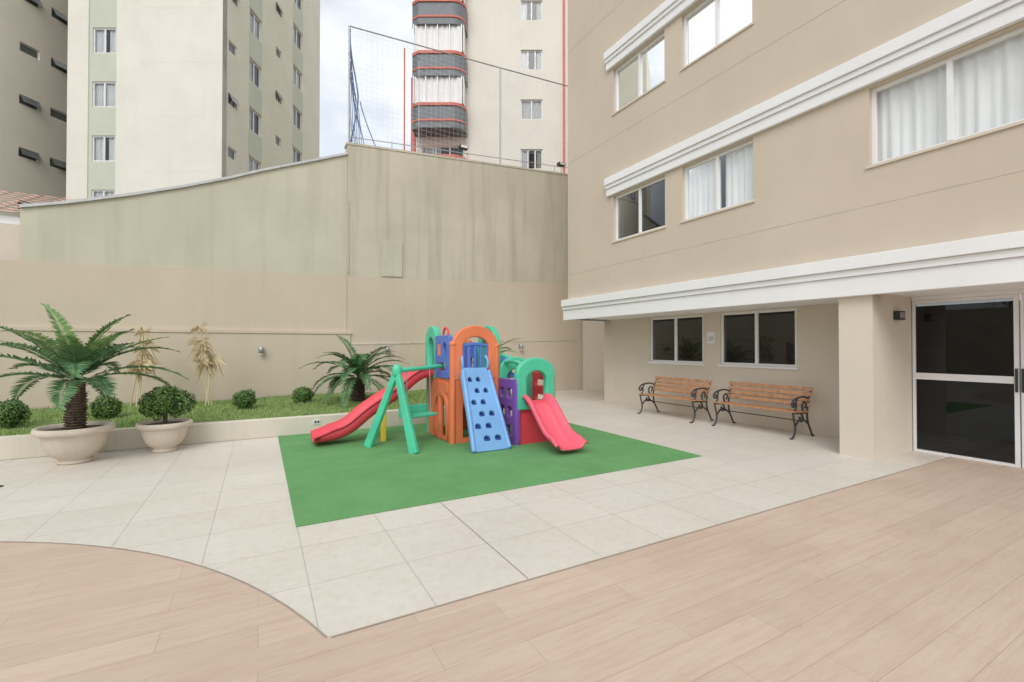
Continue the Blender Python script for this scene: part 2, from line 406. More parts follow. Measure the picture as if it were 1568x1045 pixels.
# ------------------------------------------------------------------ right apartment building
ab=empty('apartment_building')
XF=7.04
S=(0,1,0); Nn=(-1,0,0)
walls=MB(); fr=MB(); gl=MB(); cu=MB()
wins=[]
base=3.88; pitch=2.92; top_=1.03
for k in range(5):
    z0=base+pitch*k; z1=z0+top_
    for (a,b_,kind) in ((6.42,7.93,'s'),(4.57,6.0,'m'),(1.38,2.95,'l'),(-2.0,-.4,'l'),(-5,-3.4,'l')):
        wins.append((a,b_,z0,z1,kind,k))
YE=9.68; ZT=18.5
walls.wall((XF,0,0),S,Nn,-9,YE,2.2,ZT,[w[:4] for w in wins],'fac',.25)
walls.wall((XF,YE-.002,0),(1,0,0),(0,1,0),0.252,10,2.2,ZT,[],'fac',.24)
for (a,b_,z0,z1,kind,k) in wins:
    if kind=='s': c_=[(.58,.95,'curtaing'),(.3,.48,'curtain')] if k==1 else ([(.90,1,'curtaing')] if k==0 else [(0,1,'curtain')])
    elif kind=='m': c_=[(.0,.46,'curtain'),(.5,1,'curtain')]
    else: c_=[(0,1,'curtain')]
    window(fr,gl,cu,(XF,0,0),S,Nn,a,b_,z0,z1,2,.07,'white','glassdark' if (kind=='s' and k==0) else 'glass',c_,.045)
    fr.obox((XF,0,0),S,Nn,a-.03,b_+.03,-.06,.025,z0-.035,z0-.002,'facl')
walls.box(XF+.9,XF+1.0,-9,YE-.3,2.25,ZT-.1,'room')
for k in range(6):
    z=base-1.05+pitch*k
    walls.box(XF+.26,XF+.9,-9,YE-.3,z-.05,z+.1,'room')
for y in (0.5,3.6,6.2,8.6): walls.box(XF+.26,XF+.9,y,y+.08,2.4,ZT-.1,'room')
XG=8.27
gw=[(6.51,8.03,1.12,2.17),(4.58,6.10,1.12,2.17)]
walls.wall((XG,0,0),S,Nn,3.331,YE+.02,0,2.199,gw,'facl',.2)
walls.wall((XG,YE+.018,0),(1,0,0),(0,1,0),.202,1.43,0,2.199,[],'facl',.2)
for (a,b_,z0,z1) in gw:
    window(fr,gl,cu,(XG,0,0),S,Nn,a,b_,z0,z1,2,.03,'white','glassdark',None,.045)
    fr.obox((XG,0,0),S,Nn,a-.04,b_+.04,-.02,.03,z0-.04,z0-.002,'white')
walls.box(XG+1.8,XG+1.9,-9,9.3,0,2.19,'room'); walls.box(XG+.21,XG+1.8,-9,9.3,-.002,.006,'room')
walls.box(7.04,8.3,2.93,3.33,0,2.199,'facl')
walls.box(6.97,8.6,-9,YE+.0,2.2,2.33,'trim')
tr=MB()
def band(y0,y1,z0,steps):
    for (za,zb,out) in steps: tr.box(XF-out,XF-.002 if out<.3 else XF,y0,y1,z0+za,z0+zb,'trim')
band(-9,YE+.08,2.17,[(0,.26,.10),(.262,.35,.13),(.352,.52,.17)])
tr.box(XF,XF+3,YE+.002,YE+.08,2.17,2.43,'trim'); tr.box(XF,XF+3,YE+.002,YE+.11,2.432,2.52,'trim'); tr.box(XF,XF+3,YE+.002,YE+.15,2.522,2.69,'trim')
for k in range(5):
    band(-9,8.1,base+top_+.03+pitch*k,[(0,.16,.07),(.162,.24,.10),(.242,.40,.13)])
tr.build('mouldings',ab,bevel=.006)
gr=MB()
for k in range(5):
    z=3.35+pitch*k; gr.box(XF-.003,XF-.0005,-9,YE,z,z+.008,'groove')
gr.build('render_joints',ab)
dd=MB(); dg=MB()
def door(y0,y1):
    z1=2.14
    dd.box(8.17,8.22,y0,y0+.045,.0,z1,'white'); dd.box(8.17,8.22,y1-.03,y1,.0,z1,'white')
    dd.box(8.17,8.22,y0+.045,y1-.03,z1-.04,z1,'white'); dd.box(8.17,8.22,y0+.045,y1-.03,.0,.035,'white'); dd.box(8.165,8.225,y0+.045,y1-.03,1.03,1.12,'white')
    dg.add([(8.2,y0,.03),(8.2,y1,.03),(8.2,y1,z1),(8.2,y0,z1)],[(0,1,2,3)],'glassdark')
for i in range(5): door(1.87-1.06*i+.003,2.92-1.06*i)
dd.box(8.16,8.24,-9,2.925,2.142,2.199,'white')
dd.build('door_frames',ab,bevel=.003); dg.build('door_glass',ab)
dh=MB(); dh.box(8.145,8.169,1.885,1.905,.93,1.22,'black'); dh.box(8.145,8.169,1.83,1.85,.93,1.22,'black'); dh.build('door_handle',ab)
walls.build('walls',ab); fr.build('window_frames',ab); gl.build('window_glass',ab); cu.build('curtains',ab,smooth=True)
mb=MB(); mb.box(7.62,7.80,2.86,2.93-.001,1.86,1.98,'black'); mb.box(7.64,7.78,2.85,2.859,1.88,1.96,'metal'); mb.build('wall_light',ab,bevel=.006)
mb=MB(); mb.box(XG-.012,XG-.001,6.22,6.40,1.55,1.80,'white'); mb.box(XG-.015,XG-.0125,6.25,6.37,1.60,1.70,'curtaing'); mb.build('notice_sign',ab)

# ------------------------------------------------------------------ city towers (aligned to the neighbouring street)
def uv(u,v): return Vector((math.cos(YAW)*u+math.sin(YAW)*v, -math.sin(YAW)*u+math.cos(YAW)*v,0))
U=uv(1,0); V=uv(0,1)
ta=empty('apartment_building.001')
walls=MB();fr=MB();gl=MB();cu=MB()
rows=[11.3+2.89*k for k in range(-3,6)]
o=uv(0,24)
walls.wall(o,U,-V,-23.6,-22.5,0,30,[],'cream',.3)
hol=[(-22.32,-21.08,z,z+1.38) for z in rows]
walls.wall(o+V*.06,U,-V,-22.5,-21.0,0,30,hol,'sage',.3)
walls.wall(o,U,-V,-21.0,-19.66,0,30,[],'cream',.3)
walls.wall(o-V*.12,U,-V,-19.66,-15.3,0,30,[],'cream',.42)
for z in rows: fr.obox(o-V*.12,U,-V,-19.6,-15.36,.0005,.003,z-.6,z-.575,'cream2')
for i,h in enumerate(hol): window(fr,gl,cu,o+V*.06,U,-V,*h,2,.05,'white','glass',[(0,.47,'curtain'),(.5+.12*(i%2),1,'curtain')],.07)
o2=uv(-15.3,0)
hs=[(24.4,25.15,z+.42,z+1.0) for z in rows]+[(29.3,30.0,z+.42,z+1.0) for z in rows]
hb=[(26.35,27.6,z,z+1.3) for z in rows]+[(31.6,33.0,z,z+1.3) for z in rows]
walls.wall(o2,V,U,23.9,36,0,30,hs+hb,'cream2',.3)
for h in hb:
    if h[2]>3: walls.obox(o2,V,U,h[0]-.05,h[1]+.05,.001,.02,h[3]+.03,h[3]+1.55,'sage')
for h in hs: window(fr,gl,cu,o2,V,U,*h,1,.08,'white','cityglass',None,.05)
for i,h in enumerate(hs):
    if i%2==0:
        c=o2+V*((h[0]+h[1])/2)+Z*h[3]
        P=[c+V*a+U*b_+Z*z for a,b_,z in ((-.35,.02,0),(.35,.02,0),(.35,.22,-.45),(-.35,.22,-.45))]
        fr.add(P,[(0,1,2,3)],'cityglass')
for i,h in enumerate(hb): window(fr,gl,cu,o2,V,U,*h,2,.1,'white','glass',[(0,1 if i%3==0 else .5,'curtain')],.07)
walls.obox((0,0,0),U,V,-23.2,-15.8,25.2,35.8,0,29.9,'room')
walls.build('walls',ta);fr.build('window_frames',ta);gl.build('window_glass',ta);cu.build('curtains',ta)
tb=empty('apartment_building.002')
walls=MB();fr=MB();gl=MB();cu=MB()
F=(U*.2045+V*.979).normalized(); NF=Vector((F.y,-F.x,0))
o=uv(-26.7,25)
hs=[(-.42,.48,z+.5,z+1.02) for z in rows]+[(1.0,1.95,z+.5,z+1.02) for z in rows]+[(-4,-3,z+.5,z+1.02) for z in rows]
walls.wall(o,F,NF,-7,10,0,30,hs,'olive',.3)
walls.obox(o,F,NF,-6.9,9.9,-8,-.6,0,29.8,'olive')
for i,h in enumerate(hs):
    window(fr,gl,cu,o,F,NF,*h,1,.08,'white','cityglass',None,.05)
    if i%2==0 or i%3==0:
        c=o+F*((h[0]+h[1])/2)+Z*h[3]
        P=[c+F*a+NF*b_+Z*z for a,b_,z in ((-.42,.02,0),(.42,.02,0),(.42,.25,-.42),(-.42,.25,-.42))]
        fr.add(P,[(0,1,2,3)],'cityglass')
walls.build('walls',tb);fr.build('window_frames',tb);gl.build('window_glass',tb)
tc=empty('apartment_building.003')
walls=MB();fr=MB();gl=MB();cu=MB()
o=uv(0,26)
rc=[11.65+2.87*k for k in range(-3,6)]
hc=[(.5,1.75,z,z+1.15) for z in rc]
hbk=[(-5.2,-2.75,z-.15,z+1.35) for z in rc]
walls.wall(o,U,-V,-5.5,7,0,32,hc+hbk,'creamC',.3)
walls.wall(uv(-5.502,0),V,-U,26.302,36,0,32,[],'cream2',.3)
walls.obox((0,0,0),U,V,-5.1,7,26.9,36,0,31.8,'room')
for i,h in enumerate(hc): window(fr,gl,cu,o,U,-V,*h,3 if i%2 else 2,.08,'white','glass',[(0,1,'curtain')] if i%3==1 else [(0,.3,'curtain'),(.75,1,'curtaing')],.06)
for h in hbk: window(fr,gl,cu,o,U,-V,*h,3,.1,'white','glass',[(0,.45,'curtaing')],.06)
def balc(z,h,out,mat,x0=-5.55,x1=-2.55):
    pl=[(x0,0),(x0,out*.75),(x0+.4,out),(x1-.75,out)]
    for k in range(1,8):
        a=R(90-90*k/8); pl.append((x1-.75+.75*math.cos(a),out-.75+.75*math.sin(a)))
    pl.append((x1,0))
    n=len(pl); vs=[o+U*p-V*q+Z*zz for zz in (z,z+h) for p,q in pl]
    walls.add(vs,[tuple(range(n)),tuple(range(n,2*n))]+[(i,(i+1)%n,n+(i+1)%n,n+i) for i in range(n)],mat)
for k,z in enumerate(rc):
    zb=z+1.85
    balc(zb,.36,1.14,'tiledark'); balc(zb+.362,.10,1.18,'red'); balc(zb+.464,.74,1.14,'tiledark'); balc(zb+1.206,.16,1.20,'red')
    if z>13.5:
        n=30; vs=[]
        for i in range(n+1):
            q=-5.4+2.65*i/n
            for zz in (zb-1.50,zb-.0): vs.append(o+U*q-V*(.98+.04*math.sin(i*1.9))+Z*zz)
        cu.add(vs,[(2*i,2*i+2,2*i+3,2*i+1) for i in range(n)],'curtain')
        for i in range(5): fr.obox(o,U,-V,-5.45+.66*i,-5.40+.66*i,1.06,1.11,zb-1.50,zb,'white')
        fr.obox(o,U,-V,-2.70,-2.66,.2,1.05,zb-1.50,zb,'curtain')
walls.obox(o,U,-V,2.92,3.04,.001,.08,0,32,'red')
walls.obox(o,U,-V,-5.80,-5.56,-.2,.06,0,16.9,'red')
walls.build('walls',tc);fr.build('window_frames',tc);gl.build('window_glass',tc);cu.build('curtains',tc)

# neighbouring house
nh=empty('neighbouring_house')
mb=MB(); mb.box(-9.5,-4.6,13.2,17,0,3.9,'facl'); mb.box(-9.7,-4.25,12.9,13.1,3.95,4.12,'trim')
mb.wall((-4.25,12.85,0),(-1,0,0),(0,-1,0),0,5.3,2.9,3.95,[(.35,1.3,3.05,3.8)],'facl',.1)
mb.build('walls',nh)
mb=MB(); mb.box(-5.5,-4.65,12.86,12.93,3.06,3.79,'slat'); mb.build('shutter',nh)
mb=MB()
nx=60
for j in range(10):
    vs=[]
    for i in range(nx+1):
        x=-10+6.4*i/nx; dz=.03*abs(math.sin(i*math.pi/2*.8))
        for t in (0,1):
            f=(j+t)/10; vs.append((x,12.8+2.4*f,4.14+1.0*f+dz+(.03 if t==0 else 0)))
    mb.add(vs,[(2*i,2*i+2,2*i+3,2*i+1) for i in range(nx)],'terracotta')
mb.build('tiled_roof',nh)

# ------------------------------------------------------------------ plants
def frondset(mb,base,n,L,rnd,e0=(15,80),mat='cyc',droop=1.0,leaf=.17,lw=.011):
    for k in range(n):
        az=k*2.39996+rnd.uniform(-.25,.25); f=k/n
        e=R(e0[1]-(e0[1]-e0[0])*f+rnd.uniform(-9,9)); l=L*rnd.uniform(.78,1.1); dr_=droop*rnd.uniform(.75,1.3)
        p=Vector(base); seg=26; step=l/seg
        for i in range(seg+1):
            t=i/seg; d=Vector((math.cos(az)*math.cos(e),math.sin(az)*math.cos(e),math.sin(e)))
            side=Vector((-math.sin(az),math.cos(az),0)); up=side.cross(d)*-1
            if up.z<0: up=-up
            q=p+d*step
            w=.008*(1-t)+.002
            mb.add([p-side*w,p+side*w,q+side*w*.9,q-side*w*.9],[(0,1,2,3)],mat)
            if i>3:
                ll=leaf*(math.sin(min(1,(t-.08)/.92)*math.pi*.93+.25)**.6 if t<.97 else .4)
                for sgn in (-1,1):
                    for hh in (0,.5):
                        pp=p+d*step*hh
                        dr=(side*sgn*.82+d*.5+up*.28+Vector((rnd.uniform(-.1,.1),rnd.uniform(-.1,.1),rnd.uniform(-.12,.08)))).normalized()
                        tip=pp+dr*ll-Z*ll*.12; mid=pp+dr*ll*.4
                        mb.add([pp,mid+d*lw,tip,mid-d*lw],[(0,1,2,3)],mat)
            p=q; e-=R(dr_*(2.2+3.2*t))
def cyc_trunk(mb,loc,h,r,rnd):
    prof=[(r*1.1,0)]
    z=0
    while z<h:
        prof+=[(r*(1.12 if z<h*.8 else .95),z+.02),(r*.88,z+.035)]; z+=.035
    prof+=[(r*.6,h+.02),(0,h+.06)]
    lathe(prof,'bark',mb,loc,14)
    for i in range(160):
        a=rnd.uniform(0,6.28); z=rnd.uniform(0,h)
        c=Vector((loc[0]+r*math.cos(a),loc[1]+r*math.sin(a),loc[2]+z)); o_=Vector((math.cos(a),math.sin(a),.5)); s_=Vector((-math.sin(a),math.cos(a),0))
        mb.add([c-s_*.018,c+s_*.018,c+o_*.045],[(0,1,2)],'bark')
def pot(parent,loc,r,h):
    mb=MB()
    P=[(0,.0),(.40,.0),(.44,.02),(.44,.07),(.38,.10),(.40,.13),(.56,.22),(.70,.38),(.78,.58),(.82,.76),(.83,.79),(.92,.81),(.99,.85),(1.0,.92),(.98,.99),(.94,1.0),(.86,.99),(.82,.93),(.8,.9)]
    lathe([(a*r,b_*h) for a,b_ in P],'pot',mb,loc,44); o=mb.build('pot',parent,smooth=True)
    mb=MB(); lathe([(0,.90*h),(.83*r,.89*h)],'soil',mb,loc,30); mb.build('soil',parent)
rnd=random.Random(11)
e=empty('potted_cycad'); pl=(-2.08,7.90,0)
pot(e,pl,.40,.47)
mb=MB(); cyc_trunk(mb,(pl[0]+.0,pl[1],.40),.60,.105,rnd); mb.build('trunk',e)
mb=MB(); frondset(mb,(pl[0],pl[1],1.02),20,1.10,rnd,(8,66),'cyc',.62,.20,.017); mb.build('fronds',e)
mb=MB(); frondset(mb,(pl[0],pl[1],1.03),9,1.10,rnd,(50,74),'cycy',.50,.17,.020); mb.build('young_fronds',e)
e2=empty('cycad_palm'); c_=(1.90,10.4,.27)
mb=MB(); cyc_trunk(mb,c_,.50,.14,rnd); mb.build('trunk',e2)
mb=MB(); frondset(mb,(c_[0],c_[1],.80),36,1.15,rnd,(0,75),'cyc',.8,.18,.015); mb.build('fronds',e2)
e2=empty('cycad_palm'); c_=(4.75,9.9,.27)
mb=MB(); cyc_trunk(mb,c_,.66,.11,rnd); mb.build('trunk',e2)
mb=MB(); frondset(mb,(c_[0],c_[1],.96),26,1.15,rnd,(5,78),'cycy',.8,.17,.015); mb.build('fronds',e2)

def leafball(mb,c,rx,rz,rnd,n=2600,leaf=.022,mat='box',lump=.12):
    c=Vector(c); ph=[rnd.uniform(0,6.28) for _ in range(6)]
    def rad(d): return 1+lump*(math.sin(d.x*4+ph[0])*math.sin(d.y*4+ph[1])+.6*math.sin(d.z*7+ph[2])*math.sin(d.x*8+ph[3]))
    for i in range(n):
        d=Vector((rnd.gauss(0,1),rnd.gauss(0,1),rnd.gauss(0,1))).normalized()
        r_=rad(d)*rnd.uniform(.82,1.05)*(1.0 if rnd.random()>.06 else 1.08)
        p=c+Vector((d.x*rx,d.y*rx,d.z*rz))*r_
        nn=(d+Vector((rnd.uniform(-.9,.9),rnd.uniform(-.9,.9),rnd.uniform(-.9,.9)))).normalized()
        a=nn.orthogonal().normalized(); b_=nn.cross(a); s_=leaf*rnd.uniform(.6,1.2)
        t=rnd.uniform(0,6.28); a2=a*math.cos(t)+b_*math.sin(t); b2=nn.cross(a2)
        mb.add([p-a2*s_,p+b2*s_*.5,p+a2*s_,p-b2*s_*.5],[(0,1,2,3)],mat)
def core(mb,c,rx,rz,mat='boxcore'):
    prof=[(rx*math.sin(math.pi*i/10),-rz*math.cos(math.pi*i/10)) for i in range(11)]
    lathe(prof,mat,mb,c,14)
def bush(name,loc,r,n=2000):
    mb=MB(); c=(loc[0],loc[1],loc[2]+r*.92); core(mb,c,r*.82,r*.78); leafball(mb,c,r,r*.95,rnd,n,lump=.17); return mb.build(name)
bush('boxwood_bush',(-3.35,9.85,.27),.21); bush('boxwood_bush',(-2.28,10.1,.27),.20)
bush('boxwood_bush',(-.25,10.4,.27),.19); bush('boxwood_bush',(.82,10.8,.27),.185)
e=empty('potted_boxwood'); pl=(-1.18,8.12,0); pot(e,pl,.33,.42)
mb=MB()
for dx,dy,z,r in ((-.11,0,.66,.19),(.13,.03,.68,.20),(0,-.05,.77,.17)):
    core(mb,(pl[0]+dx,pl[1]+dy,z),r*.80,r*.76); leafball(mb,(pl[0]+dx,pl[1]+dy,z),r,r*.92,rnd,1600,lump=.24)
mb.build('foliage',e)
mb=MB(); lathe([(.03,0),(.025,.25)],'bark',mb,(pl[0],pl[1],.36),10); mb.build('stem',e)
def dry(loc,h,seed):
    r_=random.Random(seed); e=empty('dried_dracaena')
    stems=[[Vector(loc)+Vector((r_.uniform(-.08,.08),0,0)),Vector(loc)+Vector((r_.uniform(-.15,.15),0,h*.5)),Vector(loc)+Vector((r_.uniform(-.2,.2),0,h*q))] for q in (1,.8,.62)]
    tube('stems',stems,.012,'dry',e)
    mb=MB()
    for st in stems:
        for zf in (0.2,.7,1.0):
            c=st[1].lerp(st[2],zf)
            for i in range(16):
                a=r_.uniform(0,6.28); el=r_.uniform(-1.3,1.0); l=r_.uniform(.14,.34)
                d=Vector((math.cos(a)*math.cos(el),math.sin(a)*math.cos(el),math.sin(el))); s_=d.cross(Z).normalized()*.007
                m1=c+d*l*.55; t=c+d*l-Z*l*.55
                mb.add([c-s_*.5,c+s_*.5,m1+s_,t,m1-s_],[(0,1,2,3,4)],'dry')
    mb.build('leaves',e)
dry((-2.15,11.5,.27),1.50,5); dry((-.93,11.2,.27),1.60,8)
for (x,z) in ((.03,1.42),(3.0,1.42),(7.2,1.50)):
    yy=Yw-.06 if x<1.9 else 12.39+.016*(x-2)
    e=empty('wall_lamp'); mb=MB(); mb.box(x-.05,x+.05,yy-.03,yy,z-.05,z+.05,'metal'); mb.build('bracket',e)
    mb=MB(); lathe([(0,.07),(.045,.06),(.06,.0),(.05,-.09),(.0,-.11)],'metal',mb,(x,yy-.09,z),14); mb.build('shade',e,smooth=True)
    mb=MB(); lathe([(0,.03),(.052,.028),(.05,.01),(0,.0)],'white',mb,(x,yy-.09,z-.13),14); mb.build('bulb',e)

def tree(loc,h,seed):
    r_=random.Random(seed); e=empty('garden_tree')
    b0=Vector(loc); paths=[[b0,b0+Z*h*.4,b0+Z*h*.75]]
    tube('trunk',paths,.14,'bark',e)
    tube('limbs',[[b0+Z*h*.35,b0+Vector((r_.uniform(-1.4,1.4),r_.uniform(-1.4,1.4),h*.7))] for _ in range(6)],.05,'bark',e)
    mb=MB()
    for i in range(16):
        c=b0+Vector((r_.uniform(-1.7,1.7),r_.uniform(-1.7,1.7),h*r_.uniform(.5,1)))
        leafball(mb,c,r_.uniform(.6,1.0),r_.uniform(.5,.8),r_,220,.11,'tree',.3)
    mb.build('crown',e)
for i,(x,y) in enumerate(((-14.5,1),(-14.5,6),(-14,11),(-15,-4))): tree((x,y,0),7+i*.4,20+i)

# ------------------------------------------------------------------ benches
def bench(loc,L):
    e=empty('park_bench',loc)
    for k,y in enumerate((.04,L-.04)):
        P=lambda pts:[(a,y,b_) for a,b_ in pts]
        tube('iron_end_%d'%(k+1),[P([(.56,0.0),(.50,.12),(.42,.24),(.40,.42),(.45,.60),(.54,.80)]),
          P([(-.03,0.0),(.05,.06),(.07,.20),(.02,.32),(.0,.42)]),P([(.0,.415),(.2,.40),(.42,.40)]),
          P([(.48,.62),(.34,.67),(.16,.66),(.02,.63),(-.04,.56),(.01,.50),(.06,.54),(.03,.58)]),
          P([(.02,.42),(.10,.48),(.08,.58),(.12,.65)]),P([(.06,.2),(.16,.30),(.28,.32),(.42,.22)]),
          P([(.22,.40),(.30,.34),(.26,.26),(.18,.28),(.20,.35)]),P([(.30,.42),(.24,.52),(.32,.60),(.40,.54),(.34,.48)]),P([(-.03,0.0),(-.07,.015)]),P([(.56,0.0),(.60,.012)])],.016,'iron',e)
    mb=MB()
    for i in range(5):
        x=.0+.085*i; mb.box(x,x+.065,0,L,.425-.004*i,.447-.004*i,'slat')
    ang=math.atan2(.32,.12)
    sdv=Vector((math.cos(ang),0,math.sin(ang))); nv=Vector((-math.sin(ang),0,math.cos(ang)))
    for i in range(4):
        o_=Vector((.415,0,.50))+sdv*(.088*i)
        a,b_=sdv*.062,nv*.02; yv=Vector((0,L,0))
        vs=[o_,o_+a,o_+a+b_,o_+b_]; vs+=[v+yv for v in vs]
        mb.add(vs,[(0,1,2,3),(4,7,6,5),(0,4,5,1),(1,5,6,2),(2,6,7,3),(3,7,4,0)],'slat')
    mb.build('slats',e,bevel=.005)
    tube('stretcher',[[(.28,.04,.27),(.28,L-.04,.27)]],.008,'iron',e)
bench((7.50,4.18,0),1.52)
bench((7.38,6.02,0),1.48)

# ------------------------------------------------------------------ playground set
pg=empty('playground_set')
X0,X1,Y0,Y1=2.58,3.32,6.52,7.62
panel('front_arch',[arch(0,.74,1.0,1.80,sq=.8),arch(.13,.61,1.08,1.66,sq=.8)],'orange',pg,(X0,Y0,0),(1,0,0),th=.045,bev=.02)
panel('front_lower',[rect(0,.74,0,.98),arch(.15,.59,.08,.75)],'orange',pg,(X0,Y0,0),(1,0,0),th=.03)
tube('spindles',[[(X0+.17+.1*i,Y0+.0,1.05),(X0+.17+.1*i,Y0+.0,1.50)] for i in range(5)],.026,'blue',pg)
tube('spindle_rail',[[(X0+.15,Y0,1.12),(X0+.59,Y0,1.12)],[(X0+.15,Y0,1.50),(X0+.37,Y0,1.55),(X0+.59,Y0,1.50)]],.030,'blue',pg)
panel('left_lower',[rect(0,Y1-Y0,0,.98),arch(.42,.92,.06,.72)],'orange',pg,(X0,Y1,0),(0,-1,0),th=.03)
panel('left_relief',[rrect(.36,.98,.76,.92,.03)],'orange',pg,(X0-.03,Y1,0),(0,-1,0),th=.015,bev=.006)
panel('left_arch_rib',[arch(.36,.98,.03,.80),arch(.42,.92,.029,.72)],'orange',pg,(X0-.03,Y1,0),(0,-1,0),th=.02,bev=.008)
panel('left_upper_blue',[rrect(.46,1.06,1.0,1.66,.05),arch(.56,.72,1.34,1.56),arch(.80,.96,1.34,1.56),rrect(.60,.92,1.1,1.24,.04)],'blue',pg,(X0-.02,Y1,0),(0,-1,0),th=.035)
panel('left_green_arch',[arch(-.06,.46,.98,1.82),arch(.05,.36,1.04,1.66)],'green',pg,(X0,Y1,0),(0,-1,0),th=.05,bev=.018)
panel('right_lower',[rect(0,Y1-Y0,0,.98),arch(.3,.8,.06,.72)],'orange',pg,(X1,Y1,0),(0,-1,0),th=.03)
panel('right_green_arch',[arch(.45,1.1,.98,1.82),arch(.56,.99,1.04,1.66)],'green',pg,(X1+.03,Y1,0),(0,-1,0),th=.05,bev=.018)
panel('right_upper_blue',[rrect(0,.44,1.0,1.5,.05),rrect(.1,.34,1.1,1.3,.04)],'blue',pg,(X1,Y1,0),(0,-1,0),th=.03)
panel('back_lower',[rect(0,.74,0,.98),arch(.15,.59,.08,.75)],'orange',pg,(X0,Y1,0),(1,0,0),th=.03)
panel('back_upper',[rrect(0,.74,1.0,1.55,.06),rrect(.1,.32,1.1,1.4,.05),rrect(.42,.64,1.1,1.4,.05)],'blue',pg,(X0,Y1,0),(1,0,0),th=.03)
mb=MB(); mb.box(X0,X1,Y0,Y1,.92,.97,'orange'); mb.build('platform',pg,bevel=.01)
for nm,(x,y,zt,m_) in {'post_1':(X0,Y0,1.52,'orange'),'post_2':(X1,Y0,1.50,'orange'),'post_3':(X0,Y1,1.7,'green'),'post_4':(X1,Y1,1.6,'orange'),'post_5':(X0,Y0+.52,1.62,'orange')}.items():
    tube(nm,[[(x,y,0),(x,y,zt)]],.052,m_,pg)
for (x,y,z,m_) in ((X0,Y0+.52,1.62,'pred'),(X1,Y0,1.51,'orange'),(X0,Y0,1.53,'orange')):
    mb=MB(); lathe([(0,.05),(.05,.03),(.06,0),(.05,-.03),(0,-.04)],m_,mb,(x,y,z),16); mb.build('post_cap',pg,smooth=True)
tube('steering_wheel',[[(X0+.02+.0,Y0+.35+.11*math.cos(a),1.68+.11*math.sin(a)) for a in [2*math.pi*i/16 for i in range(17)]]],.018,'pred',pg)
rb=Vector((2.88,5.80,.02)); rt=Vector((2.92,6.46,1.14)); upv=(rt-rb); Lr=upv.length
out=[(-.29,0),(.29,0),(.27,.25),(.25,.6),(.225,Lr-.12),(.19,Lr),(-.19,Lr),(-.225,Lr-.12),(-.25,.6),(-.27,.25)]
hh=[]
for r_ in range(6):
    y_=.12+.188*r_; sc=1-.045*r_
    for xx in ((-.14,.035) if r_%2 else (-.035,.14)):
        xx*=sc; w=.068*sc; hh.append([(xx-w+.02,y_),(xx+w-.02,y_),(xx+w,y_+.03),(xx+w-.014,y_+.085),(xx,y_+.108),(xx-w+.014,y_+.085),(xx-w,y_+.03)])
panel('climbing_ramp',[out]+hh,'lblue',pg,rb,(1,0,0),upv,th=.035,bev=.012)
un=upv.normalized(); rn=Vector((1,0,0)).cross(un)
fn=rn if rn.y<0 else -rn
panel('ramp_backing',[[(-.25,.03),(.25,.03),(.19,Lr-.08),(-.19,Lr-.08)]],'blue',pg,rb-fn*.075,(1,0,0),upv,th=.012,bev=.004)
for sgn in (-1,1):
    tube('ramp_rim_%d'%(1 if sgn<0 else 2),[[rb+Vector((sgn*.28,0,0))+fn*.03,rb+un*.6+Vector((sgn*.245,0,0))+fn*.04,rb+un*(Lr-.05)+Vector((sgn*.215,0,0))+fn*.03]],.034,'lblue',pg)
tube('ramp_handles',[[rt+Vector((sx*.2,0,0)),rt+Vector((sx*.23,-.06,.12)),rt+Vector((sx*.2,.04,.2))] for sx in (-1,1)],.022,'lblue',pg)
def slide(name,path,lat,mat,w=.21,hs=.15):
    prof=[(-w-.035,hs-.03),(-w-.02,hs),(-w,hs),(-w+.03,.035),(-w+.07,.0),(0,-.006),(w-.07,0),(w-.03,.035),(w,hs),(w+.02,hs),(w+.035,hs-.03)]
    pts=[]
    P=[Vector(p) for p in path]; P=[P[0]*2-P[1]]+P+[P[-1]*2-P[-2]]
    for i in range(1,len(P)-2):
        for k in range(8):
            t=k/8; a,b_,c_,d=P[i-1],P[i],P[i+1],P[i+2]
            pts.append(.5*((2*b_)+(c_-a)*t+(2*a-5*b_+4*c_-d)*t*t+(-a+3*b_-3*c_+d)*t**3))
    pts.append(P[-2]); lat=Vector(lat); vs=[]; m=len(prof)
    for i,p in enumerate(pts):
        tg=(pts[min(i+1,len(pts)-1)]-pts[max(i-1,0)]).normalized(); nn=tg.cross(lat)
        if nn.z<0: nn=-nn
        f=i/(len(pts)-1); sc=1+.12*max(0,(f-.75)/.25); hsc=1-.5*max(0,(f-.85)/.15)
        for a,b_ in prof: vs.append(p+lat*a*sc+nn*b_*hsc)
    fs=[(i*m+j,i*m+j+1,(i+1)*m+j+1,(i+1)*m+j) for i in range(len(pts)-1) for j in range(m-1)]
    mb=MB(); mb.add(vs,fs,mat); o=mb.build(name,pg,smooth=True)
    s_=o.modifiers.new('s','SOLIDIFY'); s_.thickness=.022; s_.offset=-1
    return o
slide('slide_left',[(2.56,7.45,1.00),(2.32,7.45,.96),(1.95,7.45,.68),(1.55,7.45,.43),(1.25,7.45,.20),(1.0,7.45,.11),(.70,7.45,.09)],(0,1,0),'pred',.23,.17)
slide('slide_front',[(3.69,5.98,.62),(3.70,5.84,.58),(3.71,5.62,.36),(3.72,5.42,.17),(3.73,5.22,.09),(3.735,5.05,.08)],(1,0,0),'pink',.20,.14)
mb=MB(); mb.box(1.66,1.74,7.18,7.26,0,.48,'yellow'); mb.build('slide_support',pg,bevel=.015)
panel('slide_mouth',[rect(-.05,.52,.6,.66)],'pink',pg,(3.45,5.93,0),(1,0,0),th=.03)
a0,a1,b0,b1=3.38,4.02,5.95,6.55
panel('low_front_arch',[arch(0,.64,.56,1.30,sq=.7),arch(.12,.52,.60,1.14,sq=.8)],'green',pg,(a0,b0,0),(1,0,0),th=.055,bev=.02)
